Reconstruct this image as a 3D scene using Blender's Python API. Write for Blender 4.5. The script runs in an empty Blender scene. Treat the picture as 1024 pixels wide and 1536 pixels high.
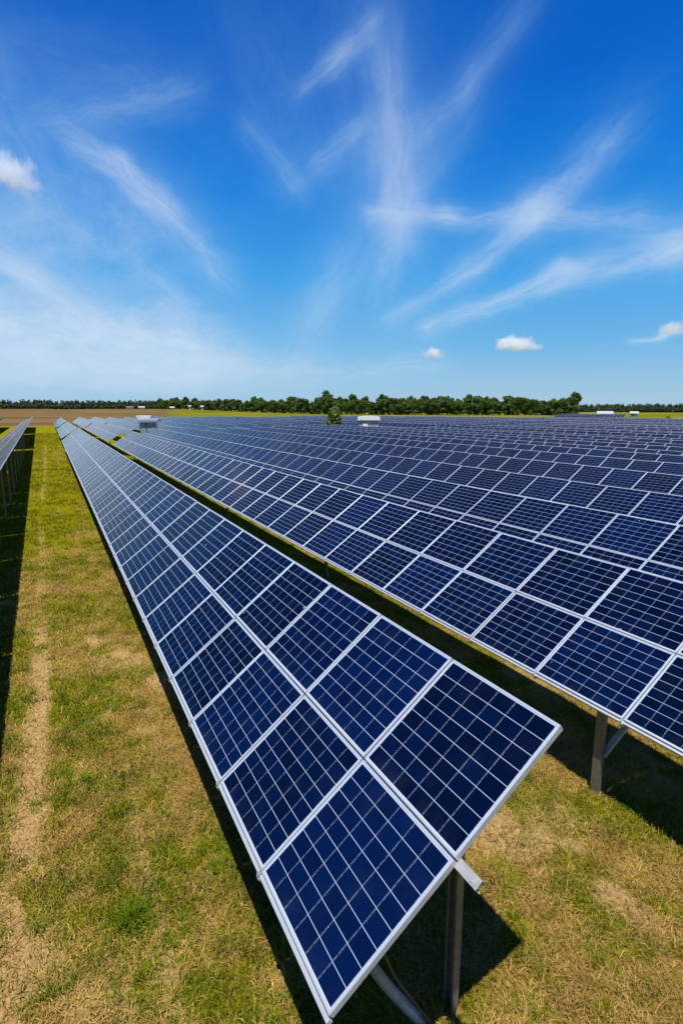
import bpy, bmesh, math, random
import numpy as np
from mathutils import Vector, Matrix
R = math.radians
random.seed(7)
rng = np.random.default_rng(11)
scene = bpy.context.scene
COL = scene.collection

# ------------------------------------------------------------------ helpers
def link(o, parent=None):
    COL.objects.link(o)
    if parent is not None:
        o.parent = parent
    return o

def tag(o, label=None, cat=None, group=None, kind=None):
    if label: o['label'] = label
    if cat: o['category'] = cat
    if group: o['group'] = group
    if kind: o['kind'] = kind
    return o

def empty(name, loc, rz=0.0):
    o = bpy.data.objects.new(name, None)
    o.empty_display_size = 0.2
    o.location = loc
    o.rotation_euler = (0, 0, rz)
    return link(o)

class MB:
    """collects faces, builds ONE mesh"""
    def __init__(self):
        self.v, self.f, self.m, self.uv = [], [], [], []
    def face(self, pts, m=0, uv=None):
        n = len(self.v)
        self.v += [tuple(p) for p in pts]
        self.f.append(tuple(range(n, n + len(pts))))
        self.m.append(m)
        self.uv.append(uv if uv else [(0, 0)] * len(pts))
    def box(self, x0, x1, y0, y1, z0, z1, m=0, M=None):
        c = [Vector((x, y, z)) for z in (z0, z1) for y in (y0, y1) for x in (x0, x1)]
        if M is not None: c = [M @ p for p in c]
        for q in ((0, 2, 3, 1), (4, 5, 7, 6), (0, 1, 5, 4), (2, 6, 7, 3), (0, 4, 6, 2), (1, 3, 7, 5)):
            self.face([c[i] for i in q], m)
    def bar(self, a, b, w, h, m=0):
        a, b = Vector(a), Vector(b)
        d = (b - a); L = d.length; d.normalize()
        up = Vector((0, 0, 1)) if abs(d.z) < .95 else Vector((1, 0, 0))
        s = d.cross(up).normalized(); u = s.cross(d)
        M = Matrix((( s.x, d.x, u.x, a.x), (s.y, d.y, u.y, a.y), (s.z, d.z, u.z, a.z), (0, 0, 0, 1)))
        self.box(-w/2, w/2, 0, L, -h/2, h/2, m, M)
    def channel(self, a, b, side, w, d, t=.004, lip=.014, m=0):
        """open C profile from a to b; `side` = direction of the web's width; flanges leave along side x axis"""
        a, b = Vector(a), Vector(b)
        ax = (b - a).normalized()
        s = Vector(side); s = (s - ax * s.dot(ax)).normalized()
        u = ax.cross(s)
        prof = [(-w/2, d), (-w/2 + lip, d), (-w/2 + lip, d - t), (-w/2 + t, d - t), (-w/2 + t, t), (w/2 - t, t), (w/2 - t, d - t),
                (w/2 - lip, d - t), (w/2 - lip, d), (w/2, d), (w/2, 0), (-w/2, 0)]
        A = [a + s * p + u * q for p, q in prof]; B = [b + s * p + u * q for p, q in prof]
        n = len(prof)
        for i in range(n):
            j = (i + 1) % n
            self.face([A[i], A[j], B[j], B[i]], m)
        for quad in ((0, 1, 2, 3), (0, 3, 4, 11), (4, 5, 10, 11), (5, 6, 9, 10), (6, 7, 8, 9)):
            self.face([A[i] for i in quad], m); self.face([B[i] for i in reversed(quad)], m)
    def tube(self, pts, rad, n=10, m=0):
        pts = [Vector(p) for p in pts]
        rad = rad if isinstance(rad, (list, tuple)) else [rad] * len(pts)
        rings = []
        for i, p in enumerate(pts):
            d = (pts[min(i + 1, len(pts) - 1)] - pts[max(i - 1, 0)]).normalized()
            up = Vector((0, 0, 1)) if abs(d.z) < .9 else Vector((1, 0, 0))
            s = d.cross(up).normalized(); u = s.cross(d)
            rings.append([p + (s * math.cos(2 * math.pi * k / n) + u * math.sin(2 * math.pi * k / n)) * rad[i] for k in range(n)])
        for a, b in zip(rings, rings[1:]):
            for k in range(n):
                self.face([a[k], a[(k + 1) % n], b[(k + 1) % n], b[k]], m)
        self.face(list(reversed(rings[0])), m); self.face(rings[-1], m)
    def mesh(self, name, mats, bevel=0, smooth=False):
        me = bpy.data.meshes.new(name)
        me.from_pydata(self.v, [], self.f)
        for m in mats: me.materials.append(m)
        me.polygons.foreach_set('material_index', self.m)
        uvl = me.uv_layers.new(name='UVMap')
        flat = [c for u in self.uv for p in u for c in p]
        uvl.data.foreach_set('uv', flat)
        bm = bmesh.new(); bm.from_mesh(me)
        bmesh.ops.remove_doubles(bm, verts=bm.verts, dist=1e-5)
        if bevel:
            bmesh.ops.bevel(bm, geom=list(bm.edges), offset=bevel, segments=1, affect='EDGES', profile=.5)
        bm.normal_update()
        bm.to_mesh(me); bm.free()
        if smooth:
            me.polygons.foreach_set('use_smooth', [True] * len(me.polygons))
        me.update()
        return me
    def build(self, name, mats, parent=None, **kw):
        return link(bpy.data.objects.new(name, self.mesh(name, mats if isinstance(mats, list) else [mats], **kw)), parent)

# ------------------------------------------------------------------ node helpers
class NT:
    def __init__(self, nt):
        self.nt = nt
    def n(self, t, **kw):
        nd = self.nt.nodes.new(t)
        for k, v in kw.items(): setattr(nd, k, v)
        return nd
    def l(self, a, b): self.nt.links.new(a, b)
    def _in(self, sock, v):
        if isinstance(v, bpy.types.NodeSocket): self.l(v, sock)
        elif v is not None: sock.default_value = v
    def math(self, op, a, b=None, c=None, clamp=False):
        nd = self.n('ShaderNodeMath', operation=op); nd.use_clamp = clamp
        for i, v in enumerate((a, b, c)): self._in(nd.inputs[i], v)
        return nd.outputs[0]
    def vm(self, op, a, b=None, scale=None):
        nd = self.n('ShaderNodeVectorMath', operation=op)
        self._in(nd.inputs[0], a); self._in(nd.inputs[1], b)
        if scale is not None: self._in(nd.inputs['Scale'], scale)
        return nd.outputs['Value'] if op in ('LENGTH', 'DOT_PRODUCT', 'DISTANCE') else nd.outputs['Vector']
    def mapr(self, v, a, b, c=0., d=1., smooth=True):
        nd = self.n('ShaderNodeMapRange', interpolation_type='SMOOTHSTEP' if smooth else 'LINEAR')
        self._in(nd.inputs[0], v)
        for i, x in enumerate((a, b, c, d)): self._in(nd.inputs[i + 1], x)
        return nd.outputs[0]
    def noise(self, vec, scale, detail=4, rough=.55, dist=0., dim='3D', out=0):
        nd = self.n('ShaderNodeTexNoise', noise_dimensions=dim)
        if vec is not None: self.l(vec, nd.inputs['Vector'])
        nd.inputs['Scale'].default_value = scale; nd.inputs['Detail'].default_value = detail
        nd.inputs['Roughness'].default_value = rough; nd.inputs['Distortion'].default_value = dist
        return nd.outputs[out]
    def mix(self, f, a, b, blend='MIX'):
        nd = self.n('ShaderNodeMix', data_type='RGBA', blend_type=blend)
        self._in(nd.inputs[0], f)
        for s, v in ((nd.inputs[6], a), (nd.inputs[7], b)):
            if isinstance(v, bpy.types.NodeSocket): self.l(v, s)
            else: s.default_value = (*v, 1) if len(v) == 3 else v
        return nd.outputs[2]
    def comb(self, x, y, z=0.):
        nd = self.n('ShaderNodeCombineXYZ')
        for i, v in enumerate((x, y, z)): self._in(nd.inputs[i], v)
        return nd.outputs[0]
    def sep(self, v):
        nd = self.n('ShaderNodeSeparateXYZ'); self.l(v, nd.inputs[0]); return nd.outputs

def new_mat(name):
    m = bpy.data.materials.new(name); m.use_nodes = True
    t = NT(m.node_tree)
    b = m.node_tree.nodes['Principled BSDF']
    return m, t, b

def plain(name, c, rough=.6, metal=0., var=.12, scale=6., bump=0., bscale=60.):
    m, t, b = new_mat(name)
    tc = t.n('ShaderNodeTexCoord').outputs['Object']
    nz = t.noise(tc, scale, 5, .6)
    f = t.mapr(nz, .3, .7, 1 - var, 1 + var, False)
    col = t.vm('SCALE', (c[0], c[1], c[2]), scale=f)
    t.l(col, b.inputs['Base Color'])
    t.l(t.mapr(t.noise(tc, scale * 3, 3), .3, .7, rough - .08, rough + .08, False), b.inputs['Roughness'])
    b.inputs['Metallic'].default_value = metal
    if bump:
        bp = t.n('ShaderNodeBump'); bp.inputs['Strength'].default_value = bump; bp.inputs['Distance'].default_value = .01
        t.l(t.noise(tc, bscale, 4), bp.inputs['Height']); t.l(bp.outputs[0], b.inputs['Normal'])
    return m

# ------------------------------------------------------------------ camera
cam = bpy.data.cameras.new('camera')
cam.sensor_fit = 'VERTICAL'; cam.sensor_height = 36.0
cam.lens = 827.2 / 1536 * 36.0
cam.clip_end = 20000; cam.clip_start = .05
camo = link(bpy.data.objects.new('camera', cam))
camo.location = (0, 0, 4.3)
camo.rotation_euler = (R(90 - 10.642), 0, R(-27.68))
scene.camera = camo

# ------------------------------------------------------------------ light
SUN = Vector((-.19, -.24, 1)).normalized()
sl = bpy.data.lights.new('sun', 'SUN'); sl.energy = 5.0; sl.angle = R(.5); sl.color = (1, .955, .88)
so = link(bpy.data.objects.new('sun', sl)); so.location = (0, 0, 60)
so.rotation_euler = (-SUN).to_track_quat('-Z', 'Y').to_euler()
SUN_EL = math.asin(SUN.z); SUN_ROT = math.atan2(SUN.x, SUN.y)

world = bpy.data.worlds.new('World'); scene.world = world; world.use_nodes = True
def build_world():
    t = NT(world.node_tree)
    bg = world.node_tree.nodes['Background']
    sky = t.n('ShaderNodeTexSky', sky_type='NISHITA')
    sky.sun_disc = False; sky.sun_elevation = SUN_EL; sky.sun_rotation = SUN_ROT
    sky.air_density = 1.0; sky.dust_density = .35; sky.ozone_density = 3.2
    d = t.n('ShaderNodeTexCoord').outputs['Generated']
    x, y, z = t.sep(d)
    deg = 180 / math.pi
    az = t.math('MULTIPLY', t.math('ARCTAN2', x, y), deg)
    el = t.math('MULTIPLY', t.math('ARCSINE', z), deg)
    # deepen the blue of the clear sky away from the horizon
    cr = t.n('ShaderNodeValToRGB'); cr.color_ramp.interpolation = 'EASE' if False else 'LINEAR'
    t.l(t.math('DIVIDE', el, 90., clamp=True), cr.inputs[0])
    els = cr.color_ramp.elements
    while len(els) < len(SKY_RAMP): els.new(.5)
    for e_, (deg_, c_) in zip(els, SKY_RAMP):
        e_.position = deg_ / 90; e_.color = (*c_, 1)
    clear = t.vm('SCALE', cr.outputs[0], scale=.758 / SKY_STR)
    base = t.mix(.985, sky.outputs[0], clear)
    # cirrus
    p0 = t.comb(az, el, 0.)
    w1 = t.noise(p0, .11, 3, .55, out=1); w2 = t.noise(p0, .42, 4, .6, out=1)
    p = t.vm('ADD', p0, t.vm('SCALE', t.vm('SUBTRACT', w1, (.5, .5, .5)), scale=2.0))
    p = t.vm('ADD', p, t.vm('SCALE', t.vm('SUBTRACT', w2, (.5, .5, .5)), scale=.9))
    total = None
    for pts, w, a in CIRRUS:
        for (A, B) in zip(pts, pts[1:]):
            L = math.hypot(B[0] - A[0], B[1] - A[1]); e = ((B[0] - A[0]) / L, (B[1] - A[1]) / L)
            q = t.vm('SUBTRACT', p, (A[0], A[1], 0))
            s = t.vm('DOT_PRODUCT', q, (e[0], e[1], 0)); c = t.vm('DOT_PRODUCT', q, (-e[1], e[0], 0))
            over = t.math('MAXIMUM', t.math('MAXIMUM', t.math('MULTIPLY', s, -1), t.math('SUBTRACT', s, L)), 0)
            w = w * 1.34
            dd = t.math('ADD', t.math('POWER', t.math('DIVIDE', c, w), 2), t.math('POWER', t.math('DIVIDE', over, w * 1.6), 2))
            g = t.math('ADD', t.math('MULTIPLY', t.math('EXPONENT', t.math('MULTIPLY', dd, -1.5)), .74), t.math('MULTIPLY', t.math('EXPONENT', t.math('MULTIPLY', dd, -.26)), .10))
            fib = t.noise(t.comb(t.math('MULTIPLY', s, .22), t.math('MULTIPLY', c, 1.9 / max(w, .6)), A[0]), 1., 6, .66, .35)
            g = t.math('MULTIPLY', g, t.mapr(fib, .30, .70, .42 * a, 1.16 * a, False))
            # join smoothly: 1-(1-t)(1-g)
            if total is None: total = g
            else:
                total = t.math('SUBTRACT', t.math('ADD', total, g), t.math('MULTIPLY', total, g))
    # faint general veil with wisps
    veil = t.noise(t.comb(t.math('MULTIPLY', az, .05), t.math('MULTIPLY', el, .11), 3.), 1., 6, .6, 1.2)
    veil = t.math('MULTIPLY', t.mapr(veil, .45, .8), .025)
    total = t.math('SUBTRACT', t.math('ADD', total, veil), t.math('MULTIPLY', total, veil))
    total = t.math('MULTIPLY', total, 1.0, clamp=True)
    up = t.mapr(el, -.5, 1.5)
    total = t.math('MULTIPLY', total, up)
    out = t.mix(total, base, t.mix(t.mapr(total, .05, .55), (2.7, 5.0, 6.8), CLOUD_COL))
    t.l(out, bg.inputs[0]); bg.inputs[1].default_value = SKY_STR
SKY_STR = .10; SKY_SAT = 1.35; SKY_HUE = .507
CLOUD_COL = (4.35, 5.5, 6.8)
SKY_RAMP = [(0, (.40, .575, .72)), (2.5, (.31, .55, .76)), (6, (.16, .46, .80)), (12, (.035, .335, .80)), (19, (.0, .21, .72)), (27, (.0, .125, .58)), (40, (.0, .08, .44)), (90, (.0, .05, .30))]
CIRRUS = [
    ([(24.2, 27.0), (27.5, 29.2), (30.3, 30.4)], .6, .31),
    ([(35.6, 24.1), (39.5, 27.0), (43.2, 30.2)], .9, .19),
    ([(4.3, 21.5), (7.6, 20.2), (10.6, 18.1), (15.4, 13.3)], .85, .44),
    ([(32.3, 27.8), (33.0, 17.2), (32.1, 13.0)], 1.5, .36),
    ([(30.6, 27.4), (33.3, 18.8)], 3.2, .24),
    ([(30.8, 17.7), (38, 17.4), (45.5, 17.1), (53.8, 15.6)], .7, .42),
    ([(32.8, 8.4), (39.8, 12.8), (45.5, 17.2), (51.0, 21.2)], .9, .40),
    ([(36.8, 7.8), (48.7, 11.9), (57.7, 13.3), (61.9, 14.2)], .95, .62),
    ([(-4.2, 12.9), (-.1, 10.8), (3.9, 8.4)], 1.0, .6),
    ([(-5., 14.8), (5.6, 15.0)], 4.2, .42),
    ([(-3, 24.5), (1.0, 17.0)], 2.6, .26),
    ([(-6.8, 6.4), (10.0, 6.0)], 3.0, 1.1),
    ([(-8, 4.8), (16., 4.4)], 2.2, .62),
    ([(-6.1, 3.6), (12.4, 3.2)], 1.7, .58),
    ([(12.4, 3.4), (36.2, 4.2)], 1.4, .42),
    ([(23.2, 5.1), (26.2, 10.4), (27.9, 13.6)], 2.0, .26),
    ([(25.7, 21.6), (29.4, 24.3)], .8, .26),
    ([(19.5, 23.6), (23.1, 20.1)], .9, .22),
    ([(2.6, 22.9), (13.1, 26.0)], 1.3, .26),
    ([(-1.7, 26.6), (9.2, 26.4)], 2.2, .13),
    ([(8.8, 12.4), (11.9, 9.9)], .9, .24),
    ([(54.4, 5.8), (57, 6.4), (59.1, 6.9)], .3, .55),
    ([(20.9, 27.7), (22.0, 25.6)], 3.2, .12),
    ([(35.7, 20.7), (39.2, 24.3)], 1.2, .13),
    ([(23.8, 20.4), (34.4, 23.7)], 2.0, .12),
]
build_world()

scene.view_settings.view_transform = 'Standard'; scene.view_settings.look = 'None'
scene.view_settings.gamma = 1; scene.view_settings.use_curve_mapping = False
scene.view_settings.exposure = 0.4
scene.cycles.volume_bounces = 40
scene.cycles.max_bounces = 40; scene.cycles.diffuse_bounces = 3; scene.cycles.glossy_bounces = 4; scene.cycles.transmission_bounces = 4; scene.cycles.transparent_max_bounces = 8
scene.cycles.use_denoising = True

# ------------------------------------------------------------------ terrain
def sst(v, a, b):
    t_ = np.clip((np.asarray(v, float) - a) / (b - a), 0, 1); return t_ * t_ * (3 - 2 * t_)

_perm = rng.random((256, 256))
def vnoise(x, y):
    xi = np.floor(x).astype(int); yi = np.floor(y).astype(int); fx = x - xi; fy = y - yi
    fx = fx * fx * (3 - 2 * fx); fy = fy * fy * (3 - 2 * fy)
    a = _perm[xi % 256, yi % 256]; b = _perm[(xi + 1) % 256, yi % 256]
    c = _perm[xi % 256, (yi + 1) % 256]; d = _perm[(xi + 1) % 256, (yi + 1) % 256]
    return (a * (1 - fx) + b * fx) * (1 - fy) + (c * (1 - fx) + d * fx) * fy
def fbm(x, y, o=4):
    s = 0; a = .5; n = 0
    for i in range(o):
        s = s + a * vnoise(x * 2 ** i + 17.3 * i, y * 2 ** i + 9.1 * i); n += a; a *= .5
    return s / n

def gz(x, y):
    x = np.asarray(x, float); y = np.asarray(y, float)
    z = -.05 * sst(x, 3.5, 5) - .42 * sst(x, 5.2, 7.2) * (1 - sst(x, 25, 60))
    z = z + 3.7 * sst(y, 230, 700) * (1 - sst(x / np.maximum(y, 1), .18, .5))
    r = np.hypot(x, y)
    z = z + (fbm(x * 1.3, y * 1.3) - .5) * .07 * (1 - sst(r, 12, 30)) - track(x, y) * .035 * (1 - sst(r, 25, 50))
    return z
def track(x, y):
    wob = (fbm(y * .35 + 3, y * 0 + 1.7) - .5) * .22
    w = .19 + .06 * fbm(y * .8, x * 0 + 5) + .16 * (1 - sst(y, 3, 7))
    a = np.exp(-((x + .50 + wob) / w) ** 2); b = np.exp(-((x - .43 - wob * .8) / (.13 + .05 * fbm(y * .6, x * 0 + 2))) ** 2) * .62
    return np.maximum(a, b)
def bare(x, y):
    """how sandy the place is, 0..1"""
    n = fbm(x * 1.1 + 40, y * 1.1 + 7, 5)
    m = sst(n, .57, .74) * .55
    tr = track(x, y) * sst(fbm(x * 2.3, y * 1.9 + 30), .22, .55)
    tr = tr * (.55 + .45 * (1 - sst(y, 7, 16)))
    d = np.exp(-(((x - 4.35) + .5 * (y - 2.6)) / .5) ** 2) * sst(fbm(x * 2 + 9, y * 2), .3, .6)  # worn strip before the second row
    near = (1 - sst(y, 3.0, 7.0)) * .2 * sst(n, .35, .6)
    return np.clip(np.maximum(np.maximum(m * (1 - sst(y, 7, 16) * .75), tr), np.maximum(d * .9, near)), 0, 1)
def lush(x, y):
    return sst(.45 * fbm(x * .7 + 80, y * .7 + 3, 4) + .55 * fbm(x * 2.6 + 20, y * 2.2 + 33, 4), .36, .62)

def graded(lo, hi, step, far, k=1.22):
    c = list(np.arange(lo, hi + 1e-6, step)); s = step
    while c[-1] < far: s *= k; c.append(c[-1] + s)
    s = step
    while c[0] > -far: s *= k; c.insert(0, c[0] - s)
    return np.array(c)
def ground():
    xs = graded(-2.6, 9, .11, 7000); ys = graded(1.2, 15, .13, 7000)
    X, Y = np.meshgrid(xs, ys); Z = gz(X, Y)
    n, m = X.shape
    V = np.stack([X.ravel(), Y.ravel(), Z.ravel()], 1)
    idx = np.arange(n * m).reshape(n, m)
    F = np.stack([idx[:-1, :-1], idx[:-1, 1:], idx[1:, 1:], idx[1:, :-1]], -1).reshape(-1, 4)
    me = bpy.data.meshes.new('ground'); me.from_pydata(V.tolist(), [], F.tolist())
    me.polygons.foreach_set('use_smooth', [True] * len(F))
    for nm, arr in (('bare', bare(X, Y)), ('lush', lush(X, Y))):
        at = me.attributes.new(nm, 'FLOAT', 'POINT'); at.data.foreach_set('value', arr.ravel().astype(np.float32))
    o = link(bpy.data.objects.new('ground', me)); tag(o, kind='structure')
    m_, t, b = new_mat('field_ground')
    P = t.n('ShaderNodeNewGeometry').outputs['Position']; x, y, z = t.sep(P)
    att = lambda nm: t.n('ShaderNodeAttribute', attribute_name=nm).outputs['Fac']
    fine = t.noise(P, 26, 6, .7); mid = t.noise(P, 4.5, 5, .65); big = t.noise(P, .35, 4, .6)
    stretch = t.vm('MULTIPLY', P, (9., 3., 9.)); hatch = t.noise(stretch, 5., 4, .7, 1.5)
    soil = t.mix(t.mapr(fine, .3, .7), (.25, .14, .05), (.47, .31, .125))
    soil = t.mix(t.math('MULTIPLY', t.mapr(hatch, .4, .65), .5), soil, (.55, .38, .17))
    thatch = t.mix(t.mapr(hatch, .35, .7), (.11, .062, .014), (.45, .29, .075))
    thatch = t.mix(t.mapr(mid, .45, .7), thatch, (.215, .17, .015))
    green = t.mix(t.mapr(fine, .35, .7), (.06, .08, .003), (.235, .215, .008))
    gfar = t.mix(t.mapr(mid, .3, .7), (.115, .118, .002), (.23, .20, .004))
    dist = t.math('POWER', t.math('ADD', t.math('MULTIPLY', x, x), t.math('MULTIPLY', y, y)), .5)
    f_far = t.mapr(dist, 7, 30)
    green = t.mix(f_far, green, gfar)
    # patchwork of green and dead thatch; further off the green closes up
    gm = t.math('ADD', t.math('ADD', att('lush'), -.02), t.math('MULTIPLY', f_far, .55))
    gm = t.math('ADD', gm, t.math('MULTIPLY', t.math('SUBTRACT', mid, .5), 1.9))
    c = t.mix(t.mapr(gm, .1, .95), thatch, green)
    bm_ = t.math('ADD', att('bare'), t.math('MULTIPLY', t.math('SUBTRACT', fine, .5), .7))
    c = t.mix(t.mapr(bm_, .30, .80), c, soil)
    # ploughed brown land beyond the array on one side, meadow on the other
    ratio = t.math('DIVIDE', x, t.math('MAXIMUM', y, 1.))
    fieldn = t.noise(t.vm('MULTIPLY', P, (.012, .03, 0)), 1., 5, .6)
    brown = t.mix(t.mapr(fieldn, .35, .65), (.095, .056, .026), (.18, .115, .055))
    brown = t.mix(t.mapr(t.noise(t.vm('MULTIPLY', P, (.004, .02, 0)), 1., 3), .5, .68), brown, (.12, .11, .025))
    bmask = t.math('MULTIPLY', t.mapr(y, 150, 165), t.mapr(ratio, .17, .24, 1., 0.))
    c = t.mix(bmask, c, brown)
    mead = t.mix(t.mapr(fieldn, .35, .65), (.10, .115, .008), (.18, .165, .02))
    mm = t.math('MULTIPLY', t.mapr(dist, 150, 190), t.mapr(ratio, .17, .24, 0., 1.))
    c = t.mix(mm, c, mead)
    t.l(c, b.inputs['Base Color']); b.inputs['Roughness'].default_value = .95
    b.inputs['Specular IOR Level'].default_value = .0
    bp = t.n('ShaderNodeBump'); bp.inputs['Strength'].default_value = .9; bp.inputs['Distance'].default_value = .03
    t.l(t.math('ADD', hatch, t.math('MULTIPLY', fine, .8)), bp.inputs['Height']); t.l(bp.outputs[0], b.inputs['Normal'])
    me.materials.append(m_)
    return o
ground()

# ------------------------------------------------------------------ grass
def blade_mat():
    m, t, b = new_mat('grass_blade')
    a = t.n('ShaderNodeAttribute', attribute_name='tone').outputs['Color']
    t.l(a, b.inputs['Base Color']); b.inputs['Roughness'].default_value = .7
    b.inputs['Specular IOR Level'].default_value = .08
    tr = t.n('ShaderNodeBsdfTranslucent'); t.l(a, tr.inputs[0])
    mx = t.n('ShaderNodeMixShader'); mx.inputs[0].default_value = .28
    t.l(b.outputs[0], mx.inputs[1]); t.l(tr.outputs[0], mx.inputs[2])
    out = m.node_tree.nodes['Material Output']; t.l(mx.outputs[0], out.inputs[0])
    return m
BLADE = blade_mat()
def blades(name, x, y, length, width, lean, tone, kind='stuff', zoff=None):
    """one mesh of bent blades: 5 vertices each"""
    n = len(x); ang = rng.uniform(0, 2 * np.pi, n)
    z = gz(x, y) - .004 if zoff is None else zoff
    dx, dy = np.cos(ang), np.sin(ang); sx, sy = -dy, dx
    V = np.empty((n, 5, 3), np.float32)
    h1 = length * np.cos(lean * .6) * .55; r1 = length * np.sin(lean * .6) * .55
    h2 = h1 + length * .45 * np.cos(np.minimum(lean * 1.5, 1.75)); r2 = r1 + length * .45 * np.sin(np.minimum(lean * 1.5, 1.75))
    for k, (h, r, w) in enumerate(((0, 0, -1), (0, 0, 1), (h1, r1, .8), (h1, r1, -.8), (h2, r2, 0))):
        V[:, k, 0] = x + dx * r + sx * w * width / 2; V[:, k, 1] = y + dy * r + sy * w * width / 2; V[:, k, 2] = z + h
    me = bpy.data.meshes.new(name)
    me.vertices.add(n * 5); me.vertices.foreach_set('co', V.ravel())
    base = (np.arange(n) * 5)[:, None]
    loops = np.concatenate([base + np.array([0, 1, 2, 3]), base + np.array([3, 2, 4])], 1).ravel()
    me.loops.add(n * 7); me.loops.foreach_set('vertex_index', loops.astype(np.int32))
    me.polygons.add(n * 2)
    st = ((np.arange(n) * 7)[:, None] + np.array([0, 4])).ravel(); me.polygons.foreach_set('loop_start', st.astype(np.int32))
    me.update(calc_edges=True)
    at = me.attributes.new('tone', 'FLOAT_COLOR', 'POINT')
    c = np.ones((n, 5, 4), np.float32); c[:, :, :3] = tone[:, None, :]
    at.data.foreach_set('color', c.ravel())
    me.materials.append(BLADE)
    o = link(bpy.data.objects.new(name, me))
    return o
def pick(a, b, t): return np.asarray(a)[None] * (1 - t[:, None]) + np.asarray(b)[None] * t[:, None]
def scatter(n, x0, x1, y0, y1, accept):
    x = rng.uniform(x0, x1, n); y = rng.uniform(y0, y1, n)
    k = rng.random(n) < accept(x, y); return x[k], y[k]
def field_grass():
    gx, gy, gl, gw, gt, ge = [], [], [], [], [], []
    def add(x, y, l0, l1, w, lean0, lean1, ca, cb):
        n = len(x); gx.append(x); gy.append(y); gl.append(rng.uniform(l0, l1, n)); gw.append(np.full(n, w) * rng.uniform(.7, 1.3, n))
        gt.append(rng.uniform(lean0, lean1, n)); ge.append(pick(ca, cb, np.clip(rng.random(n) * .55 + .75 * fbm(x * 4.7, y * 4.7 + 50) - .15, 0, 1)) * rng.uniform(.75, 1.2, n)[:, None])
    clump = lambda x, y: sst(fbm(x * 5.5, y * 5.5 + 11, 3), .40, .62)
    gacc = lambda x, y: np.clip((.16 + .84 * lush(x, y)) * (.15 + .85 * clump(x, y)) * (1 - .93 * bare(x, y)), 0, 1)
    G1, G2 = (.028, .052, .002), (.32, .295, .007)
    for (x0, x1, y0, y1, n, s) in ((-1.9, 1.7, 2.2, 8, 98000, 1.), (-2.0, 1.7, 8, 18, 72000, 1.25), (-2.3, 1.6, 18, 45, 60000, 1.9), (-2.6, 1.4, 40, 110, 45000, 2.6),
                                   (1.2, 7.6, .8, 6, 132000, 1.), (3.0, 8.0, 6, 16, 50000, 1.3), (5.6, 8.0, 16, 60, 30000, 1.8)):
        x, y = scatter(n, x0, x1, y0, y1, gacc); add(x, y, .035 * s, .11 * s, .0066 * s, .3, 1.25, G1, G2)
    # dead straw lying flat
    S1, S2 = (.11, .056, .012), (.66, .445, .135)
    sacc = lambda x, y: np.clip((1 - .5 * lush(x, y)) * (.35 + .65 * sst(fbm(x * 4 + 70, y * 4, 3), .35, .6)) * (1 - .72 * bare(x, y)), 0, 1)
    for (x0, x1, y0, y1, n, s) in ((-1.9, 1.7, 2.2, 8, 100000, 1.), (-2.0, 1.7, 8, 18, 42000, 1.3), (1.2, 7.6, .8, 6, 115000, 1.), (3.0, 8.0, 6, 14, 20000, 1.3)):
        x, y = scatter(n, x0, x1, y0, y1, sacc); add(x, y, .04 * s, .13 * s, .0055 * s, 1.0, 1.5, S1, S2)
    # taller tufts
    for (x0, x1, y0, y1, nt) in ((-1.8, 1.3, 2.4, 9, 520), (-2, 1.4, 9, 30, 420), (1.4, 7.6, 1, 7, 560), (5.6, 7.9, 7, 40, 220)):
        tx, ty = scatter(nt * 3, x0, x1, y0, y1, lambda x, y: .35 * (1 - .9 * bare(x, y)) * (.25 + lush(x, y)))
        k = rng.integers(14, 40, len(tx)); rad = rng.uniform(.03, .10, len(tx))
        x = np.repeat(tx, k) + rng.normal(0, 1, k.sum()) * np.repeat(rad, k); y = np.repeat(ty, k) + rng.normal(0, 1, k.sum()) * np.repeat(rad, k)
        add(x, y, .06, .16, .0075, .2, 1.1, (.03, .08, .004), (.22, .28, .010))
    o = blades('grass', np.concatenate(gx), np.concatenate(gy), np.concatenate(gl), np.concatenate(gw), np.concatenate(gt), np.concatenate(ge))
    tag(o, 'patchy short green and dead straw grass covering the ground between the panel rows', 'grass', kind='stuff')
field_grass()
def weed(x, y, rad, n, h, label):
    r = np.abs(rng.normal(0, .5, n)) * rad; a = rng.uniform(0, 6.283, n)
    X = x + r * np.cos(a); Y = y + r * np.sin(a)
    o = blades('weed_tuft', X, Y, rng.uniform(.4, 1, n) * h * (1.2 - .6 * np.clip(r / rad, 0, 1)), rng.uniform(.006, .013, n), rng.uniform(.2, 1.25, n),
               pick((.03, .075, .003), (.19, .24, .008), rng.random(n)))
    tag(o, label, 'weed')
weed(.28, 4.35, .27, 850, .17, 'dark green weed tuft growing on the dry grass aisle')

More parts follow.
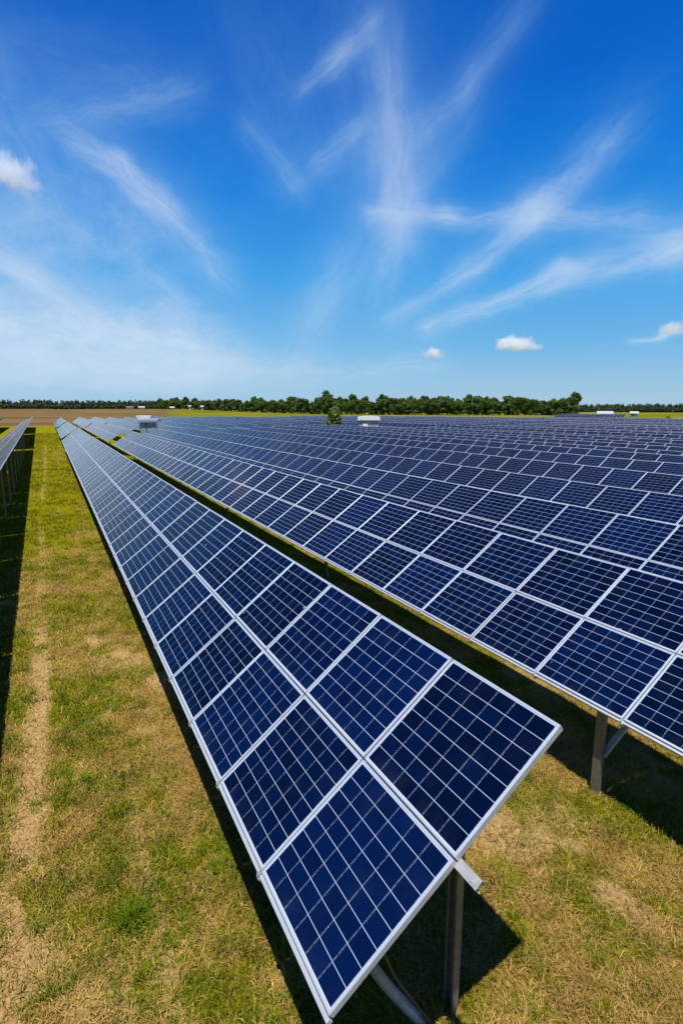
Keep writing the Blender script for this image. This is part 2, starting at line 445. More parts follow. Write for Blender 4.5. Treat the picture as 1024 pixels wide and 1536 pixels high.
# ------------------------------------------------------------------ materials of the array
def cell_mat(nu=8, nv=6):
    """glass covered laminate: dark blue cells, white gaps, thin ribbon lines"""
    m, t, b = new_mat('solar_cells')
    uv = t.n('ShaderNodeTexCoord').outputs['UV']
    u, v, _ = t.sep(uv)
    mu, mv = .009, .008
    cu = t.math('MULTIPLY', t.math('DIVIDE', t.math('SUBTRACT', u, mu), 1 - 2 * mu), nu)
    cv = t.math('MULTIPLY', t.math('DIVIDE', t.math('SUBTRACT', v, mv), 1 - 2 * mv), nv)
    def edge(c):
        f = t.math('FRACT', c); return t.math('MINIMUM', f, t.math('SUBTRACT', 1., f))
    eu, ev = edge(cu), edge(cv)
    P = t.n('ShaderNodeTexCoord').outputs['Object']
    lineu = t.mapr(eu, .0105, .0175, 1., 0., False)                 # ~ 5 mm white gap
    rag = t.noise(P, 70, 3, .7); rag2 = t.noise(P, 230, 2, .6)
    d1 = t.math('ABSOLUTE', t.math('SUBTRACT', ev, .017))
    pair = t.mapr(d1, .0035, .0075, 1., 0., False)
    pair = t.math('MULTIPLY', pair, t.mapr(t.math('ADD', t.math('MULTIPLY', rag, .6), t.math('MULTIPLY', rag2, .4)), .38, .58, .12, .9))
    out_u = t.math('MAXIMUM', t.math('LESS_THAN', cu, 0.), t.math('GREATER_THAN', cu, float(nu)))
    out_v = t.math('MAXIMUM', t.math('LESS_THAN', cv, 0.), t.math('GREATER_THAN', cv, float(nv)))
    outer = t.math('MAXIMUM', out_u, out_v)
    white = t.math('MAXIMUM', lineu, outer)
    # every cell has its own shade of blue, every module too
    oi = t.n('ShaderNodeObjectInfo')
    wn = t.n('ShaderNodeTexWhiteNoise', noise_dimensions='4D')
    t.l(t.comb(t.math('FLOOR', cu), t.math('FLOOR', cv), 0.), wn.inputs['Vector'])
    t.l(t.math('MULTIPLY', oi.outputs['Random'], 97.), wn.inputs['W'])
    hatch = t.noise(t.vm('MULTIPLY', P, (14., 260., 1.)), 1., 3, .6)
    fing = t.noise(t.vm('MULTIPLY', P, (420., 9., 1.)), 1., 2, .6)
    tone = t.math('ADD', t.math('MULTIPLY', wn.outputs['Value'], .26), t.math('MULTIPLY', oi.outputs['Random'], .34))
    tone = t.math('ADD', tone, t.math('ADD', t.math('MULTIPLY', hatch, .35), t.math('MULTIPLY', fing, .25)))
    cell = t.mix(t.mapr(tone, .25, 1.0), CELL_A, CELL_B)
    c = t.mix(t.math('MULTIPLY', pair, .85), cell, (.31, .37, .49))
    c = t.mix(white, c, (.39, .47, .60))
    dust = t.noise(P, 2.2, 5, .65)
    c = t.mix(t.mapr(dust, .45, .8, 0., .010), c, (.45, .40, .33))
    # dirt washed down to the lower edge, a few droppings
    W = t.n('ShaderNodeNewGeometry').outputs['Position']
    low = t.math('MULTIPLY', t.mapr(u, .0, .16, 1., 0.), t.mapr(t.noise(t.vm('MULTIPLY', W, (3., 11., 3.)), 1., 4, .65), .40, .70))
    c = t.mix(t.math('MULTIPLY', low, .012), c, (.36, .36, .34))
    spot = t.mapr(t.noise(W, 7.5, 2, .5), .775, .80)
    c = t.mix(t.math('MULTIPLY', spot, .55), c, (.42, .41, .38))
    t.l(c, b.inputs['Base Color'])
    t.l(t.mapr(dust, .35, .75, .05, .12, False), b.inputs['Roughness'])
    b.inputs['IOR'].default_value = 1.33; b.inputs['Specular IOR Level'].default_value = .06
    return m
CELL_A, CELL_B = (.0006, .0032, .017), (.0010, .0082, .047)
M_CELL = cell_mat()
M_ALU = plain('anodised_aluminium', (.47, .51, .56), .38, .35, .06, 9)
M_GALV = plain('galvanised_steel', (.42, .42, .39), .5, .55, .22, 22)
M_POST = plain('weathered_post_steel', (.20, .185, .14), .55, .45, .25, 14)
M_BACK = plain('white_backsheet', (.55, .56, .58), .6, 0, .05, 4)
M_CABLE = plain('cable_sheath', (.16, .08, .035), .55, 0, .2, 30)

FR, GAP, TH = .017, .006, .042
def frame_mb(w, mb=None, m=0, FR=FR):
    mb = mb or MB()
    a, b_, c, d = GAP, 1 - GAP, GAP, w - GAP
    mb.box(a, a + FR, c, d, -TH, 0, m); mb.box(b_ - FR, b_, c, d, -TH, 0, m)
    mb.box(a + FR, b_ - FR, c, c + FR, -TH, -.0006, m); mb.box(a + FR, b_ - FR, d - FR, d, -TH, -.0006, m)
    return mb
def lam_mb(w, mb=None, m=0, mbk=1, FR=FR):
    mb = mb or MB()
    a, b_, c, d = GAP + FR - .003, 1 - GAP - FR + .003, GAP + FR - .003, w - GAP - FR + .003
    mb.face([(a, c, -.004), (b_, c, -.004), (b_, d, -.004), (a, d, -.004)], m, [(0, 0), (1, 0), (1, 1), (0, 1)])
    mb.face([(a, d, -.010), (b_, d, -.010), (b_, c, -.010), (a, c, -.010)], mbk)
    return mb
_cache = {}
def panel_meshes(w):
    if ('sub', w) not in _cache:
        _cache['sub', w] = (lam_mb(w).mesh('solar_panel', [M_CELL, M_BACK]), frame_mb(w).mesh('panel_frame', [M_ALU], bevel=.0022))
        mb = lam_mb(w, FR=.012); frame_mb(w, mb, 2, .012)
        _cache['one', w] = mb.mesh('solar_panel', [M_CELL, M_BACK, M_ALU])
    return _cache['sub', w], _cache['one', w]

def bank_mesh(ncol, w, key, nk=2):
    """all the modules of one distant table as one mesh (table plane, x up the slope)"""
    if key not in _cache:
        mb = MB()
        for k in range(nk):
            for i in range(ncol):
                a, b_, c, d = k + .012, k + .988, i * w + .011, i * w + w - .011
                mb.face([(a, c, -.004), (b_, c, -.004), (b_, d, -.004), (a, d, -.004)], 0, [(0, 0), (1, 0), (1, 1), (0, 1)])
        L = ncol * w
        bars = [(max(k - .015, 0), min(k + .015, nk)) for k in range(nk + 1)]
        for x0, x1 in bars:
            mb.box(x0, x1, 0, L, -TH, 0, 1)
        for i in range(ncol + 1):
            c = i * w; y0, y1 = max(c - .013, 0), min(c + .013, L)
            for x0, x1 in [(k + .015, k + .985) for k in range(nk)]:
                mb.box(x0, x1, y0, y1, -TH, -.001, 1)
        mb.face([(0.03, L, -.03), (nk - .03, L, -.03), (nk - .03, 0, -.03), (0.03, 0, -.03)], 2)
        _cache[key] = mb.mesh('panel_bank', [M_CELL, M_ALU, M_BACK])
    return _cache[key]

def post_mesh(h, key, w=.10, d=.055, side=(0, 1, 0)):
    if key not in _cache:
        mb = MB(); mb.channel((0, 0, -.25), (0, 0, h), side, w, d, .005, .016)
        _cache[key] = mb.mesh('post', [M_POST])
    return _cache[key]

def table(x, y0, zlow, tilt, w, ncol, label, detail, front_x=.11, rear_k=1.54, post_step=4.2, post_y=.44, group=None, rz=0., extra_gap=0., corner_post=None, max_parts=100, nk=2):
    """x,zlow: low edge; y grows away from the viewer"""
    g0 = float(gz(x, y0 + 1))
    root = empty('solar_table', (x, y0, g0), rz)
    tag(root, label, 'solar table', group or 'solar tables in rows')
    ct, st = math.cos(tilt), math.sin(tilt); zl = zlow - g0
    rot = (0, -tilt, 0)
    def on(k, yy, off=0.):  # point of the table plane; off = above it
        return Vector((k * ct - off * st, yy, zl + k * st + off * ct))
    if detail == 'bank':
        o = link(bpy.data.objects.new('panel_bank', bank_mesh(ncol, w, ('bank', ncol, round(w, 3), nk), nk)), root)
        o.location = on(0, 0); o.rotation_euler = rot
    else:
        (lam, fr), one = panel_meshes(w)
        n = 0; colx = 0
        nfull = min(ncol, max_parts // nk)
        for i in range(nfull):
            yy = i * w + extra_gap * (i // 3)
            for k in range(nk):
                o = bpy.data.objects.new('solar_panel', lam if detail == 'full' else one); link(o, root)
                o.location = on(k, yy, random.uniform(-.003, .003))
                o.rotation_euler = (random.gauss(0, .0035), -tilt + random.gauss(0, .0035), 0)
                if detail == 'full': link(bpy.data.objects.new('panel_frame', fr), o)
        if ncol > nfull:
            o = link(bpy.data.objects.new('panel_bank', bank_mesh(ncol - nfull, w, ('bank', ncol - nfull, round(w, 3), nk), nk)), root)
            o.location = on(0, nfull * w); o.rotation_euler = rot; o['kind'] = 'stuff'
    L = ncol * w + extra_gap * (ncol // 3)
    # posts
    ys = []; yy = post_y
    while yy < L - .2: ys.append(yy); yy += post_step
    corner = corner_post is not None
    near = detail == 'full'
    lines = ([('front', front_x / ct)] if not corner_post else []) + [('rear', rear_k)] if detail != 'bank' else [('mid', nk / 2)]
    for nm, k in lines + ([('front', corner_post / ct)] if corner else []):
        px = k * ct
        for yy in (ys if not (corner and k == corner_post / ct) else [post_y]):
            if nm == 'front' and yy == post_y and k == front_x / ct and (corner or near): continue
            if nm == 'rear' and corner and yy == post_y: continue
            wx, wy = x + px * math.cos(rz) - yy * math.sin(rz), y0 + yy
            gl = float(gz(wx, wy)) - g0
            h = zl + k * st - .10 - gl
            hq = math.ceil(h * 25) / 25
            o = link(bpy.data.objects.new('post', post_mesh(hq, ('post', hq, nm), side=(0, 1, 0) if nm != 'front' else (0, -1, 0))), root)
            o.location = (px, yy, gl + (h - hq))
    if detail != 'bank':
        for k in (.22, nk / 2, nk - .22):                                     # purlins under the modules
            mb = MB(); ex = .17 if abs(k - nk / 2) < .01 else -.04
            a, b_ = on(k, -ex, -.047), on(k, L + .05, -.047)
            mb.channel(a, b_, (ct, 0, st), .062 if k == 1 else .05, .05, .004, .012)
            if near: mb.tube([on(k - .012, -ex + .05, -.046), on(k - .012, -ex + .05, -.041)], .009, 6)
            mb.build('purlin', M_GALV if k == 1 else M_GALV, root)
        mr = MB(); mr.channel(on(.06, 0, -.10), on(nk - .1, 0, -.10), (0, 1, 0), .06, .05, .004, .012)
        rm = mr.mesh('rafter', [M_GALV])
        for yy in ys:
            o = link(bpy.data.objects.new('rafter', rm), root); o.location = (0, yy, 0)
        mb = MB(); mb.box(-.03, -.004, .0, L, -.05, -.014, 0)          # lip rail below the low edge
        o = mb.build('edge_rail', M_ALU, root, bevel=.003 if near else 0); o.location = on(0, 0); o.rotation_euler = rot
    if near:
        mc = MB(); mc.box(-.045, .012, -.02, .02, -.07, -.016, 0); mc.box(-.03, .0, -.012, .012, -.016, .006, 0)
        cm = mc.mesh('clamp', [M_GALV])
        for i in range(1, min(ncol, 24)):
            o = link(bpy.data.objects.new('clamp', cm), root); o.location = on(0, i * w); o.rotation_euler = rot
    return root, on, ys

T0 = 0.6497; T1 = 0.5971
t0, on0, ys0 = table(1.02, 2.09, 4.3 - 3.105, T0, 1.038, 57, 'long solar table edging the grass aisle, its cut end with a jutting purlin', 'full', front_x=.50, rear_k=1.54, post_step=4.15, post_y=.44)
# brace and cable hanging under the cut end
P = lambda x, y, z: Vector((x - 1.02, y - 2.09, z - float(gz(1.02, 3.09))))
mb = MB(); q = [P(1.50, 2.52, 1.25), P(1.57, 2.62, .78), P(1.66, 2.72, .50), P(1.78, 2.70, .28), P(1.93, 2.58, .08), P(2.02, 2.52, -.05)]
mb.tube(q, [.036, .038, .04, .04, .038, .036], 12); mb.build('brace', M_GALV, t0, smooth=True)
mb = MB(); q = [P(1.56, 2.50, 1.15), P(1.68, 2.60, .72), P(1.80, 2.62, .42), P(1.95, 2.55, .16), P(2.06, 2.50, -.02)]
mb.tube(q, .009, 6); mb.tube([P(2.22, 2.53, 1.30), P(2.0, 2.62, 1.22), P(1.75, 2.75, 1.20), P(1.5, 2.9, 1.35)], .005, 6)
mb.build('cable', M_CABLE, t0, smooth=True)

t1, on1, ys1 = table(5.07, 3.3218 - 1.1934, 4.3 - 3.216, T1, 1.1934, 44, 'solar table of the second row, its corner post and bracket standing in its own shade', 'full', front_x=1.0, corner_post=.11, post_step=9.55, rear_k=1.7, post_y=1.52)
mb = MB(); Q = lambda x, y, z: Vector((x - 5.07, y - 2.128, z - float(gz(5.07, 3.128))))
mb.bar(Q(5.22, 3.60, .45), Q(5.75, 3.40, 1.25), .07, .03); mb.bar(Q(5.5, 3.5, .80), Q(5.72, 3.46, 1.22), .03, .09)
mb.build('bracket', plain('blue_grey_steel', (.30, .36, .40), .5, .4, .2, 12), t1)

ORD = ['third', 'fourth', 'fifth', 'sixth', 'seventh', 'eighth', 'ninth', 'tenth']
lows = [8.35, 11.81, 15.55, 19.4, 22.7, 25.75, 28.75, 32.1]
for i, xl in enumerate(lows):
    y0 = max(2.17, .5 * xl - 6) + (0, .4, -.7, .9, .2, -.5, .6, 0)[i]
    w = 1.2255
    n = 50 if i < 2 else 47
    if i == 2: n = int((98 - y0) / w) if False else 47
    table(xl, y0, 4.3 - 3.2 + (0 if i == 0 else random.uniform(-.04, .04)), T1 + random.uniform(-.008, .008), w, n, 'solar table of the %s row counted from the grass aisle, the section with readable modules' % ORD[i], 'panels', post_step=4.9)
# further sections of those rows, beyond the gaps
def blocked(x, ya, yb):
    return x < 0
G = 'distant solar tables'
LF = 'distant solar table in the fine blue rows toward the meadow and wood'
def bank(x, ya, yb, label=LF, group=G, w=1.2255, **kw):
    n = max(4, int((yb - ya) / w)); table(x, ya, kw.pop('zlow', 4.3 - 3.2 + random.uniform(-.06, .06)), kw.pop('tilt', T1 + random.uniform(-.012, .012)), w, n, label, 'bank', post_step=7.35, group=group, **kw)
bank(1.05, 66.0, 99, 'solar table continuing the aisle row past a short gap', 'solar tables in rows')
bank(1.05, 103.5, 147, 'last solar table of the aisle row, ending at the brown field', 'solar tables in rows')
bank(5.07, 58.8, 99, 'solar table continuing the second row beyond its grassy gap', 'solar tables in rows')
bank(5.07, 101, 148, 'last solar table of the second row, ending at the brown field', 'solar tables in rows')
bank(8.35, 73.2, 107, 'solar table continuing the third row beyond its dark gap', 'solar tables in rows')
bank(8.35, 109.5, 149, 'last solar table of the third row, ending at the brown field', 'solar tables in rows')
for i, xl in enumerate(lows[1:]):
    y0 = max(2.17, .5 * xl - 6) + 50 * 1.2255 + 3.5
    if i == 0: bank(xl, 77.5, 111); bank(xl, 114, 150)     # the white shelter stands before this section
    else: bank(xl, y0, 109); bank(xl, 111, 150 - i * .3)
x = 35.4
while x < 116:
    ya = .46 * x - 8; yb = 150 if x < 76 else 150 - (x - 76) * 1.5
    yb -= (abs(math.sin(x * 1.7)) * 5)
    nb = max(1, round((yb - ya) / 48)); seg = (yb - ya) / nb
    segs = [(ya + s * seg, ya + (s + 1) * seg - 2.) for s in range(nb)]
    def cut(segs, c0, c1):
        r = []
        for a, b in segs:
            if b <= c0 or a >= c1: r.append((a, b)); continue
            if c0 - a > 6: r.append((a, c0))
            if b - c1 > 6: r.append((c1, b))
        return r
    if 36.5 < x < 41: segs = cut(segs, 60.5, 70)            # white kiosk in its clearing
    if 34 < x < 36.5: segs = cut(segs, 55.5, 76)            # lone bush
    for a, b in segs: bank(x, a + random.uniform(0, 1.1), b)
    x += 3.4 + .15 * math.sin(x * 3.1)
# small block of rows far off beside the long shed
for j in range(6):
    bank(168 + j * 4.2, 128 + j * 1.5, 150 + j * 1.5, 'small grey solar table of the separate block before the long white shed', 'separate far block of solar tables')
# rows on the other side of the aisle
LG = 'solar tables in rows'
TL = R(28); W3 = 3 * math.cos(TL); Z3 = 2.4 - 3 * math.sin(TL); RL = R(.695)
row_x = lambda y, off=0.: -1.28 - off - (y - 3) * math.tan(RL) - W3
table(row_x(3), 3.0, Z3, TL, 1.2, 52, 'solar table across the aisle, its high edge and posts facing the grass strip', 'panels', rear_k=2.8, post_step=4.2, group=LG, rz=RL, extra_gap=.035, nk=3, max_parts=99)
for ya, yb, off, lab in ((67.6, 107, 0, 'solar table following the posts-lined one across the aisle'), (109, 148, 0, 'last solar table across the aisle, ending at the brown field'),
                         (60, 104, 5.2, 'outer solar table two rows across the aisle'), (107, 150, 5.2, 'far section of the outer row two rows across the aisle')):
    bank(row_x(ya, off), ya, yb, lab, LG, rz=RL, nk=3, zlow=Z3, tilt=TL)

# ------------------------------------------------------------------ trees
def leaf_mat(name, a, b_):
    m, t, b = new_mat(name)
    at = t.n('ShaderNodeAttribute', attribute_name='tone').outputs['Fac']
    oi = t.n('ShaderNodeObjectInfo').outputs['Random']
    f = t.math('ADD', t.math('MULTIPLY', at, .7), t.math('MULTIPLY', oi, .3))
    c = t.mix(f, a, b_)
    t.l(c, b.inputs['Base Color']); b.inputs['Roughness'].default_value = .65; b.inputs['Specular IOR Level'].default_value = .2
    tr = t.n('ShaderNodeBsdfTranslucent'); t.l(c, tr.inputs[0])
    mx = t.n('ShaderNodeMixShader'); mx.inputs[0].default_value = .2
    t.l(b.outputs[0], mx.inputs[1]); t.l(tr.outputs[0], mx.inputs[2])
    t.l(mx.outputs[0], m.node_tree.nodes['Material Output'].inputs[0])
    return m
M_LEAF = leaf_mat('oak_foliage', (.026, .060, .008), (.135, .195, .030))
M_LEAFD = leaf_mat('far_foliage', (.018, .038, .016), (.065, .095, .036))
M_BUSH = leaf_mat('bush_foliage', (.04, .085, .012), (.20, .27, .04))
M_BARK = plain('pale_bark', (.27, .21, .15), .85, 0, .3, 3)
def foliage(name, blobs, n, size, mat, seed):
    g = np.random.default_rng(seed)
    cen = np.array([b[:3] for b in blobs]); rad = np.array([b[3:6] for b in blobs])
    wgt = rad.prod(1) ** .67; wgt /= wgt.sum()
    k = g.choice(len(blobs), n, p=wgt)
    d = g.normal(size=(n, 3)); d /= np.linalg.norm(d, axis=1)[:, None]
    rr = g.random(n) ** .35
    c = cen[k] + d * rad[k] * rr[:, None]
    nrm = d + g.normal(size=(n, 3)) * .7; nrm /= np.linalg.norm(nrm, axis=1)[:, None]
    a = np.cross(nrm, g.normal(size=(n, 3))); a /= np.linalg.norm(a, axis=1)[:, None]; b = np.cross(nrm, a)
    s = g.uniform(.6, 1.3, n)[:, None] * size; asp = g.uniform(.5, .9, n)[:, None]
    V = np.stack([c - a * s, c - b * s * asp + a * s * .2, c + a * s, c + b * s * asp - a * s * .1], 1).astype(np.float32)
    me = bpy.data.meshes.new(name)
    me.from_pydata(V.reshape(-1, 3).tolist(), [], np.arange(4 * n).reshape(-1, 4).tolist())
    tone = np.clip(g.random(n) * .55 + .45 * g.random(len(blobs))[k], 0, 1)
    at = me.attributes.new('tone', 'FLOAT', 'POINT'); at.data.foreach_set('value', np.repeat(tone, 4).astype(np.float32))
    me.materials.append(mat)
    return me
def tree_variant(h, rw, seed, base=.22, mat=None):
    g = random.Random(seed)
    blobs = [(0, 0, h * .62, rw * .62, rw * .62, h * .30)]
    for i in range(16):
        a = g.uniform(0, 6.283); r = rw * g.uniform(.25, .72); z = h * g.uniform(base + .08, .88)
        r *= 1 - max(0, z / h - .6) * 1.5
        q = rw * g.uniform(.26, .46)
        blobs.append((r * math.cos(a), r * math.sin(a), z, q, q, q * g.uniform(.6, .9)))
    blobs.append((g.uniform(-.2, .2) * rw, g.uniform(-.2, .2) * rw, h * .9, rw * .28, rw * .28, h * .11))
    crown = foliage('crown', blobs, 2200, .30 + .02 * h, mat or M_LEAF, seed)
    mb = MB(); mb.tube([(0, 0, -.4), (.06, 0, h * .2), (.12, .05, h * .45), (.05, .1, h * .7)], [h * .022, h * .018, h * .013, h * .005], 8)
    for i in range(5):
        a = g.uniform(0, 6.283); z = h * g.uniform(.28, .55)
        mb.tube([(.1, 0, z), (rw * .3 * math.cos(a), rw * .3 * math.sin(a), z + h * .1), (rw * .6 * math.cos(a), rw * .6 * math.sin(a), z + h * .17)], [h * .009, h * .006, h * .003], 6)
    trunk = mb.mesh('trunk', [M_BARK], smooth=True)
    return crown, trunk
VAR = [tree_variant(h, rw, 100 + i, base) for i, (h, rw, base) in enumerate([(11.5, 4.6, .0), (12.5, 4.2, .1), (10.5, 5.0, -.04), (13.0, 4.6, .16), (9.5, 4.2, -.04), (12.0, 5.2, .04)])]
def tree(v, x, y, s, label, group=None, name='woodland_tree', sz=1.):
    r = empty(name, (x, y, float(gz(x, y)) - .05), random.uniform(0, 6.28)); r.scale = (s, s, s * sz)
    tag(r, label, 'tree', group)
    link(bpy.data.objects.new('crown', v[0]), r); link(bpy.data.objects.new('trunk', v[1]), r)
    return r
WOOD = [(118.9, 689.8), (140.6, 583.3), (160.9, 473.4), (180.9, 379.1), (184, 357), (213.4, 320.5), (245.7, 289.9), (276.0, 261.2), (292, 241)]
def along(poly, step, jit):
    out = []; carry = 0
    for a, b in zip(poly, poly[1:]):
        a, b = Vector(a), Vector(b); L = (b - a).length; d = (b - a) / L; q = carry
        while q < L:
            out.append((a + d * q, Vector((d.y, -d.x)))); q += step * random.uniform(.8, 1.2)
        carry = q - L
    return out
LW = 'leafy green woodland tree in the dense wood behind the solar field'
for depth, far_step, near_step in ((0, 7.5, 4.3), (7, 8.5, 4.8), (15, 14, 6.0)):
    for poly, step in ((WOOD[:4], far_step), (WOOD[3:], near_step)):
        for p, nrm in along(poly, step, 1):
            q = p + Vector((p.x, p.y)).normalized() * (depth + random.uniform(-2.5, 2.5))
            tree(random.choice(VAR), q.x, q.y, random.choice((.72, .88, .95, 1.0, 1.12)) * random.uniform(.94, 1.06) * (1 if depth else .9), LW, 'trees of the wood behind the field', sz=random.uniform(.86, 1.06))
tree(VAR[3], 181.5, 368, 1.32, 'tallest tree of the wood, standing out above the treeline behind the lone bush', name='woodland_tree')
def woods(name, poly, n, h, size, depth, label, seed):
    g = np.random.default_rng(seed); pts = along(poly, 6, 1)
    blobs = []
    for p, nrm in pts:
        for j in range(3):
            u = Vector((p.x, p.y)).normalized(); q = p + u * random.uniform(0, depth)
            hh = h * random.uniform(.78, 1.12); z0 = float(gz(q.x, q.y)); r = random.uniform(3, 4.8)
            blobs.append((q.x, q.y, z0 + hh * .5, r, r, hh * .5)); blobs.append((p.x + random.uniform(-3, 3), p.y, z0 + 2.2, 5, 4, 3.6))
    me = foliage(name, blobs, n, size, M_LEAFD, seed)
    tag(link(bpy.data.objects.new(name, me)), label, 'woodland', kind='stuff')
woods('far_woodland', [(-260, 760), (-47, 752), (21, 750), (136, 770)], 52000, 10.6, 1.0, 40, 'low dark woodland lining the horizon beyond the brown field', 5)
woods('far_woodland', [(560, 500), (591, 411), (600, 360), (650, 290)], 30000, 9.5, 1.0, 50, 'distant low woodland past the end of the tall wood', 6)

# lone bushes in the array
def bush(x, y, h, rw, label, seed):
    g = random.Random(seed); blobs = []
    for i in range(14):
        a = g.uniform(0, 6.283); z = h * g.uniform(.12, .85); r = rw * (1 - z / h) * g.uniform(.3, .8)
        q = rw * g.uniform(.25, .42) * (1.1 - .5 * z / h)
        blobs.append((r * math.cos(a), r * math.sin(a), z, q, q, q))
    blobs.append((0, 0, h * .45, rw * .5, rw * .5, h * .48))
    r = empty('bush', (x, y, float(gz(x, y))))
    tag(r, label, 'bush')
    link(bpy.data.objects.new('crown', foliage('crown', blobs, 5200, .19, M_BUSH, seed)), r)
    mb = MB(); mb.tube([(0, 0, -.2), (.03, 0, h * .3), (0, .05, h * .6)], [.12, .09, .04], 7); mb.build('trunk', M_BARK, r, smooth=True)
bush(36.4, 71.6, 5.3, 2.2, 'lone rounded green bush rising out of the panel rows', 31)
bush(131, 82, 2.6, 1.7, 'small dark bush at the field end beside the separate far block', 32)

# ------------------------------------------------------------------ buildings
M_WHITE = plain('white_sheet_metal', (.58, .60, .62), .45, 0, .07, 1.2)
M_BRIGHT = plain('bright_white_paint', (.80, .82, .83), .45, 0, .05, 1.2)
M_PALE = plain('pale_wall_panel', (.26, .30, .36), .6, 0, .12, .9)
M_DARKST = plain('dark_steel_post', (.07, .08, .10), .5, .3, .2, 5)
M_GREY = plain('grey_equipment', (.16, .18, .19), .5, .2, .2, 3)
M_CREAM = plain('cream_wall', (.62, .56, .42), .7, 0, .12, 1.0)
M_ROOFG = plain('grey_roof', (.40, .42, .45), .6, .1, .15, 1.0)
M_HOUSE = plain('white_house_wall', (.50, .50, .48), .7, 0, .08, .6)
M_ROOFB = plain('brown_roof', (.23, .15, .10), .8, 0, .2, .8)
M_PANE = plain('window_glass', (.03, .04, .05), .1, 0, .1, 1)

def shelter(x, y):
    a = math.atan2(-x, -y) + math.pi / 2
    r = empty('inverter_shelter', (x, y, float(gz(x, y))), R(-22))
    tag(r, 'white flat roofed inverter shelter rising above the panel rows', 'shelter')
    r.scale = (.52, .52, 1.05)
    mb = MB(); mb.box(-1.55, 1.55, -1.3, 1.3, -.3, 2.95)
    for i in range(12):
        xx = -1.5 + i * .27; mb.box(xx, xx + .05, -1.33, -1.302, .1, 2.9)
    mb.build('wall', M_PALE, r)
    for px, py in ((-1.7, -1.45), (-.15, -1.42), (1.7, -1.45), (-1.7, 1.45), (1.7, 1.45)):
        mb = MB(); mb.box(px - .06, px + .06, py - .06, py + .06, -.3, 3.1); mb.build('post', M_DARKST, r)
    mb = MB(); mb.box(-2.0, 2.6, -1.8, 1.8, 3.1, 3.34); mb.build('roof', M_ROOFG, r, bevel=.03)
    mb = MB(); mb.box(-2.5, .7, -.6, 2.2, 3.36, 3.72); mb.build('upper_roof', M_WHITE, r, bevel=.03)
    mb = MB(); mb.box(.3, 1.15, -1.37, -1.306, .0, 2.1); d = mb.build('door', M_ROOFG, r)
    mb = MB(); mb.box(.4, .45, -1.42, -1.372, .95, 1.1); mb.build('handle', M_DARKST, d)
    mb = MB(); mb.box(.2, 1.9, -2.3, -1.7, -.2, 1.15); mb.box(.25, 1.0, -2.34, -2.302, .1, 1.05); mb.box(.15, 1.95, -2.35, -1.65, 1.152, 1.22)
    mb.build('switch_cabinet', M_GREY, r)
shelter(10.75, 71.0)

def kiosk(x, y):
    r = empty('white_kiosk', (x, y, float(gz(x, y))), R(-30.5)); r.scale = (.60, .60, 1.36)
    tag(r, 'small white kiosk with a shallow pale roof and bright white door', 'kiosk')
    mb = MB(); mb.box(-2.2, 2.2, -1.5, 1.5, -.3, 2.25)
    for i in range(1, 8): mb.box(-2.2 + i * .55, -2.16 + i * .55, -1.53, -1.502, .1, 2.2)
    mb.build('wall', M_PALE, r)
    mb = MB(); prof = [(-2.5, 2.25), (-2.55, 2.52), (-2.3, 2.6), (-.9, 2.66), (.9, 2.66), (2.3, 2.6), (2.55, 2.52), (2.5, 2.25)]
    for (a, b) in zip(prof, prof[1:] + prof[:1]): mb.face([(a[0], -1.8, a[1]), (b[0], -1.8, b[1]), (b[0], 1.8, b[1]), (a[0], 1.8, a[1])])
    mb.face([(p[0], -1.8, p[1]) for p in prof]); mb.face([(p[0], 1.8, p[1]) for p in reversed(prof)])
    mb.build('roof', M_BRIGHT, r)
    mb = MB(); mb.box(-1.35, -.2, -1.56, -1.504, 0, 1.95); d = mb.build('door', M_BRIGHT, r)
    mb = MB(); mb.box(-.35, -.3, -1.6, -1.562, .8, .95); mb.build('handle', M_DARKST, d)
    mb = MB(); mb.box(.55, 1.9, -1.56, -1.504, .1, 1.5); mb.build('vent_panel', M_CREAM, r)
kiosk(38.6, 65.6)

def shed(x, y, L, dpt, h, rh, rz, label, wall, roof, name='long_shed'):
    r = empty(name, (x, y, float(gz(x, y))), rz); tag(r, label, 'shed' if 'shed' in name else 'house')
    mb = MB(); mb.box(-L/2, L/2, -dpt/2, dpt/2, -.5, h)
    mb.face([(-L/2, -dpt/2, h), (-L/2, 0, h + rh * .92), (-L/2, dpt/2, h)]); mb.face([(L/2, -dpt/2, h), (L/2, dpt/2, h), (L/2, 0, h + rh * .92)])
    mb.build('wall', wall, r)
    mb = MB(); e = .5; th = .16
    for s in (-1, 1):
        A = [(-L/2 - e, s * (dpt/2 + e), h - .12), (L/2 + e, s * (dpt/2 + e), h - .12), (L/2 + e, 0, h + rh), (-L/2 - e, 0, h + rh)]
        B = [(p[0], p[1], p[2] + th) for p in A]
        for i in range(4): mb.face([A[i], A[(i + 1) % 4], B[(i + 1) % 4], B[i]])
        mb.face(A); mb.face(B)
    mb.build('roof', roof, r)
    n = max(2, int(L / 3.2))
    for i in range(n):
        cx = -L/2 + (i + .5) * L / n
        if i == n // 2:
            mb = MB(); mb.box(cx - .5, cx + .5, -dpt/2 - .05, -dpt/2 - .004, 0, 2.0); mb.build('door', M_ROOFG, r)
        else:
            mb = MB(); mb.box(cx - .6, cx + .6, -dpt/2 - .04, -dpt/2 - .004, .9, 1.9); mb.build('window', M_PANE, r)
shed(236, 179, 6.2, 5, 1.9, 1.0, R(-50), 'long white roofed shed past the end of the wood', M_ROOFG, M_ROOFG)
shed(262, 182, 3.0, 3, 1.9, .8, R(-50), 'small white farm building right beside the long white shed', M_HOUSE, M_ROOFG, 'small_shed')
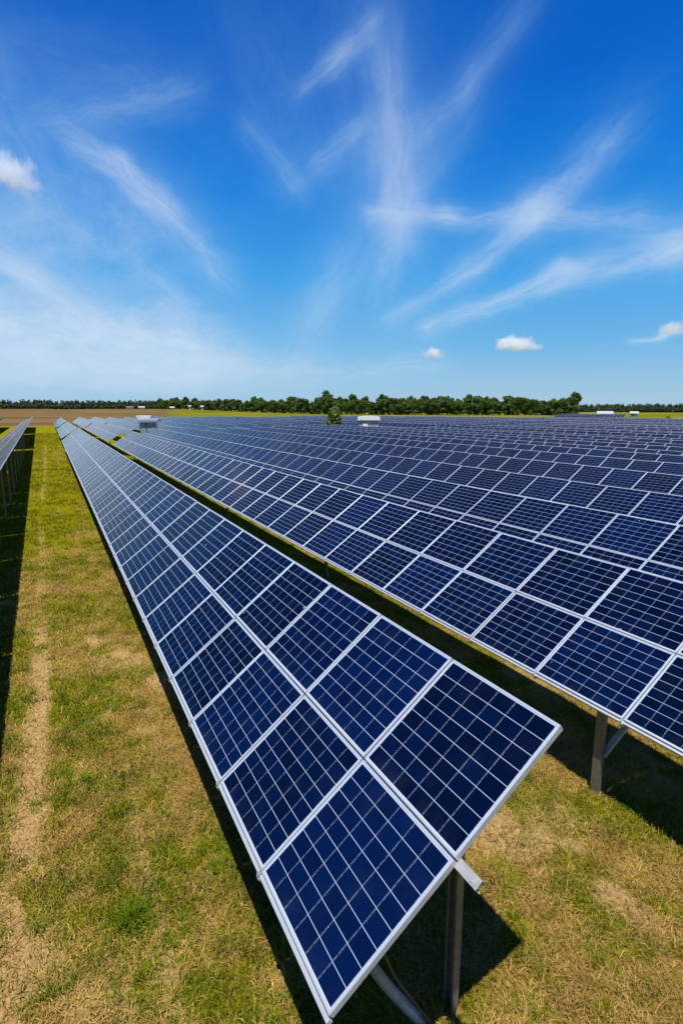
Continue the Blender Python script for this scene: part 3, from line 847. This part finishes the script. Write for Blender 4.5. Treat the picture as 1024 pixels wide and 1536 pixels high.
for (hx, hy, L, lab, wl, rf) in ((116.9, 606, 4.2, 'white cottage under the treeline where the meadow begins', M_CREAM, M_HOUSE), (130.2, 584, 2.6, 'tall narrow white house by the wood edge', M_HOUSE, M_ROOFG),
                                 (138.5, 566, 2.4, 'small white hut before the wood, past the tall narrow house', M_HOUSE, M_HOUSE),
                                 (84.7, 684.8, 7, 'cream farmhouse where the brown field meets the far woodland', M_CREAM, M_ROOFB), (97.5, 684, 6.5, 'cream barn between the farmhouse and the white cottage', M_CREAM, M_CREAM)):
    rr = shed(hx, hy, L, 4, 3.4 if 'tall' in lab else 1.9, .8, R(-12), lab, wl, rf, 'farmhouse')

# ------------------------------------------------------------------ cumulus clouds
def cloud_mat(seed, dens):
    m = bpy.data.materials.new('cloud_vapour'); m.use_nodes = True; t = NT(m.node_tree)
    m.node_tree.nodes.remove(m.node_tree.nodes['Principled BSDF'])
    pv = t.n('ShaderNodeVolumePrincipled'); t.l(pv.outputs[0], m.node_tree.nodes['Material Output'].inputs['Volume'])
    P = t.n('ShaderNodeTexCoord').outputs['Object']     # unit ellipsoid space
    x, y, z = t.sep(P)
    Pw = t.vm('ADD', P, (seed * 3.7, seed * 1.3, 0))
    n1 = t.noise(t.vm('MULTIPLY', Pw, (2.6, 2.6, 1.1)), 1., 6, .62)
    flat = t.mapr(z, -.55, -.25)                          # flat cloud base
    r = t.vm('LENGTH', t.vm('MULTIPLY', P, (1., 1., .95)))
    d = t.math('ADD', t.math('SUBTRACT', .62, r), t.math('MULTIPLY', t.math('SUBTRACT', n1, .5), 2.1))
    d = t.math('MULTIPLY', t.mapr(d, .0, .45), flat)
    d = t.math('MULTIPLY', d, t.mapr(r, .99, .8, 0., 1.))
    t.l(t.math('MULTIPLY', d, dens), pv.inputs['Density'])
    pv.inputs['Color'].default_value = (.962, .985, .9995, 1); pv.inputs['Anisotropy'].default_value = .2
    return m
def cloud(az, el, D, sx, sz, label, seed, dens=.04):
    a, e = R(az), R(el)
    p = Vector((math.sin(a) * math.cos(e), math.cos(a) * math.cos(e), math.sin(e))) * D
    bm = bmesh.new(); bmesh.ops.create_icosphere(bm, subdivisions=4, radius=1)
    me = bpy.data.meshes.new('cumulus_cloud'); bm.to_mesh(me); bm.free(); me.materials.append(cloud_mat(seed, dens))
    o = link(bpy.data.objects.new('cumulus_cloud', me)); o.location = p + Vector((0, 0, 4.3)); o.scale = (sx, sx * .7, sz); o.rotation_euler = (0, 0, -a)
    tag(o, label, 'cloud', 'small cumulus clouds')
cloud(44.7, 5.95, 3000, 165, 68, 'small flat based white cloud floating above the wood', 1)
cloud(36.8, 5.25, 3000, 88, 50, 'smallest white cloud puff above the small white kiosk', 2)
cloud(57.6, 6.7, 3000, 120, 55, 'white cloud trailing a thin wisp, beyond the flat based one', 3, .022)
cloud(-1.3, 18.4, 3000, 185, 135, 'large soft white cloud high over the aisle side', 4, .017)
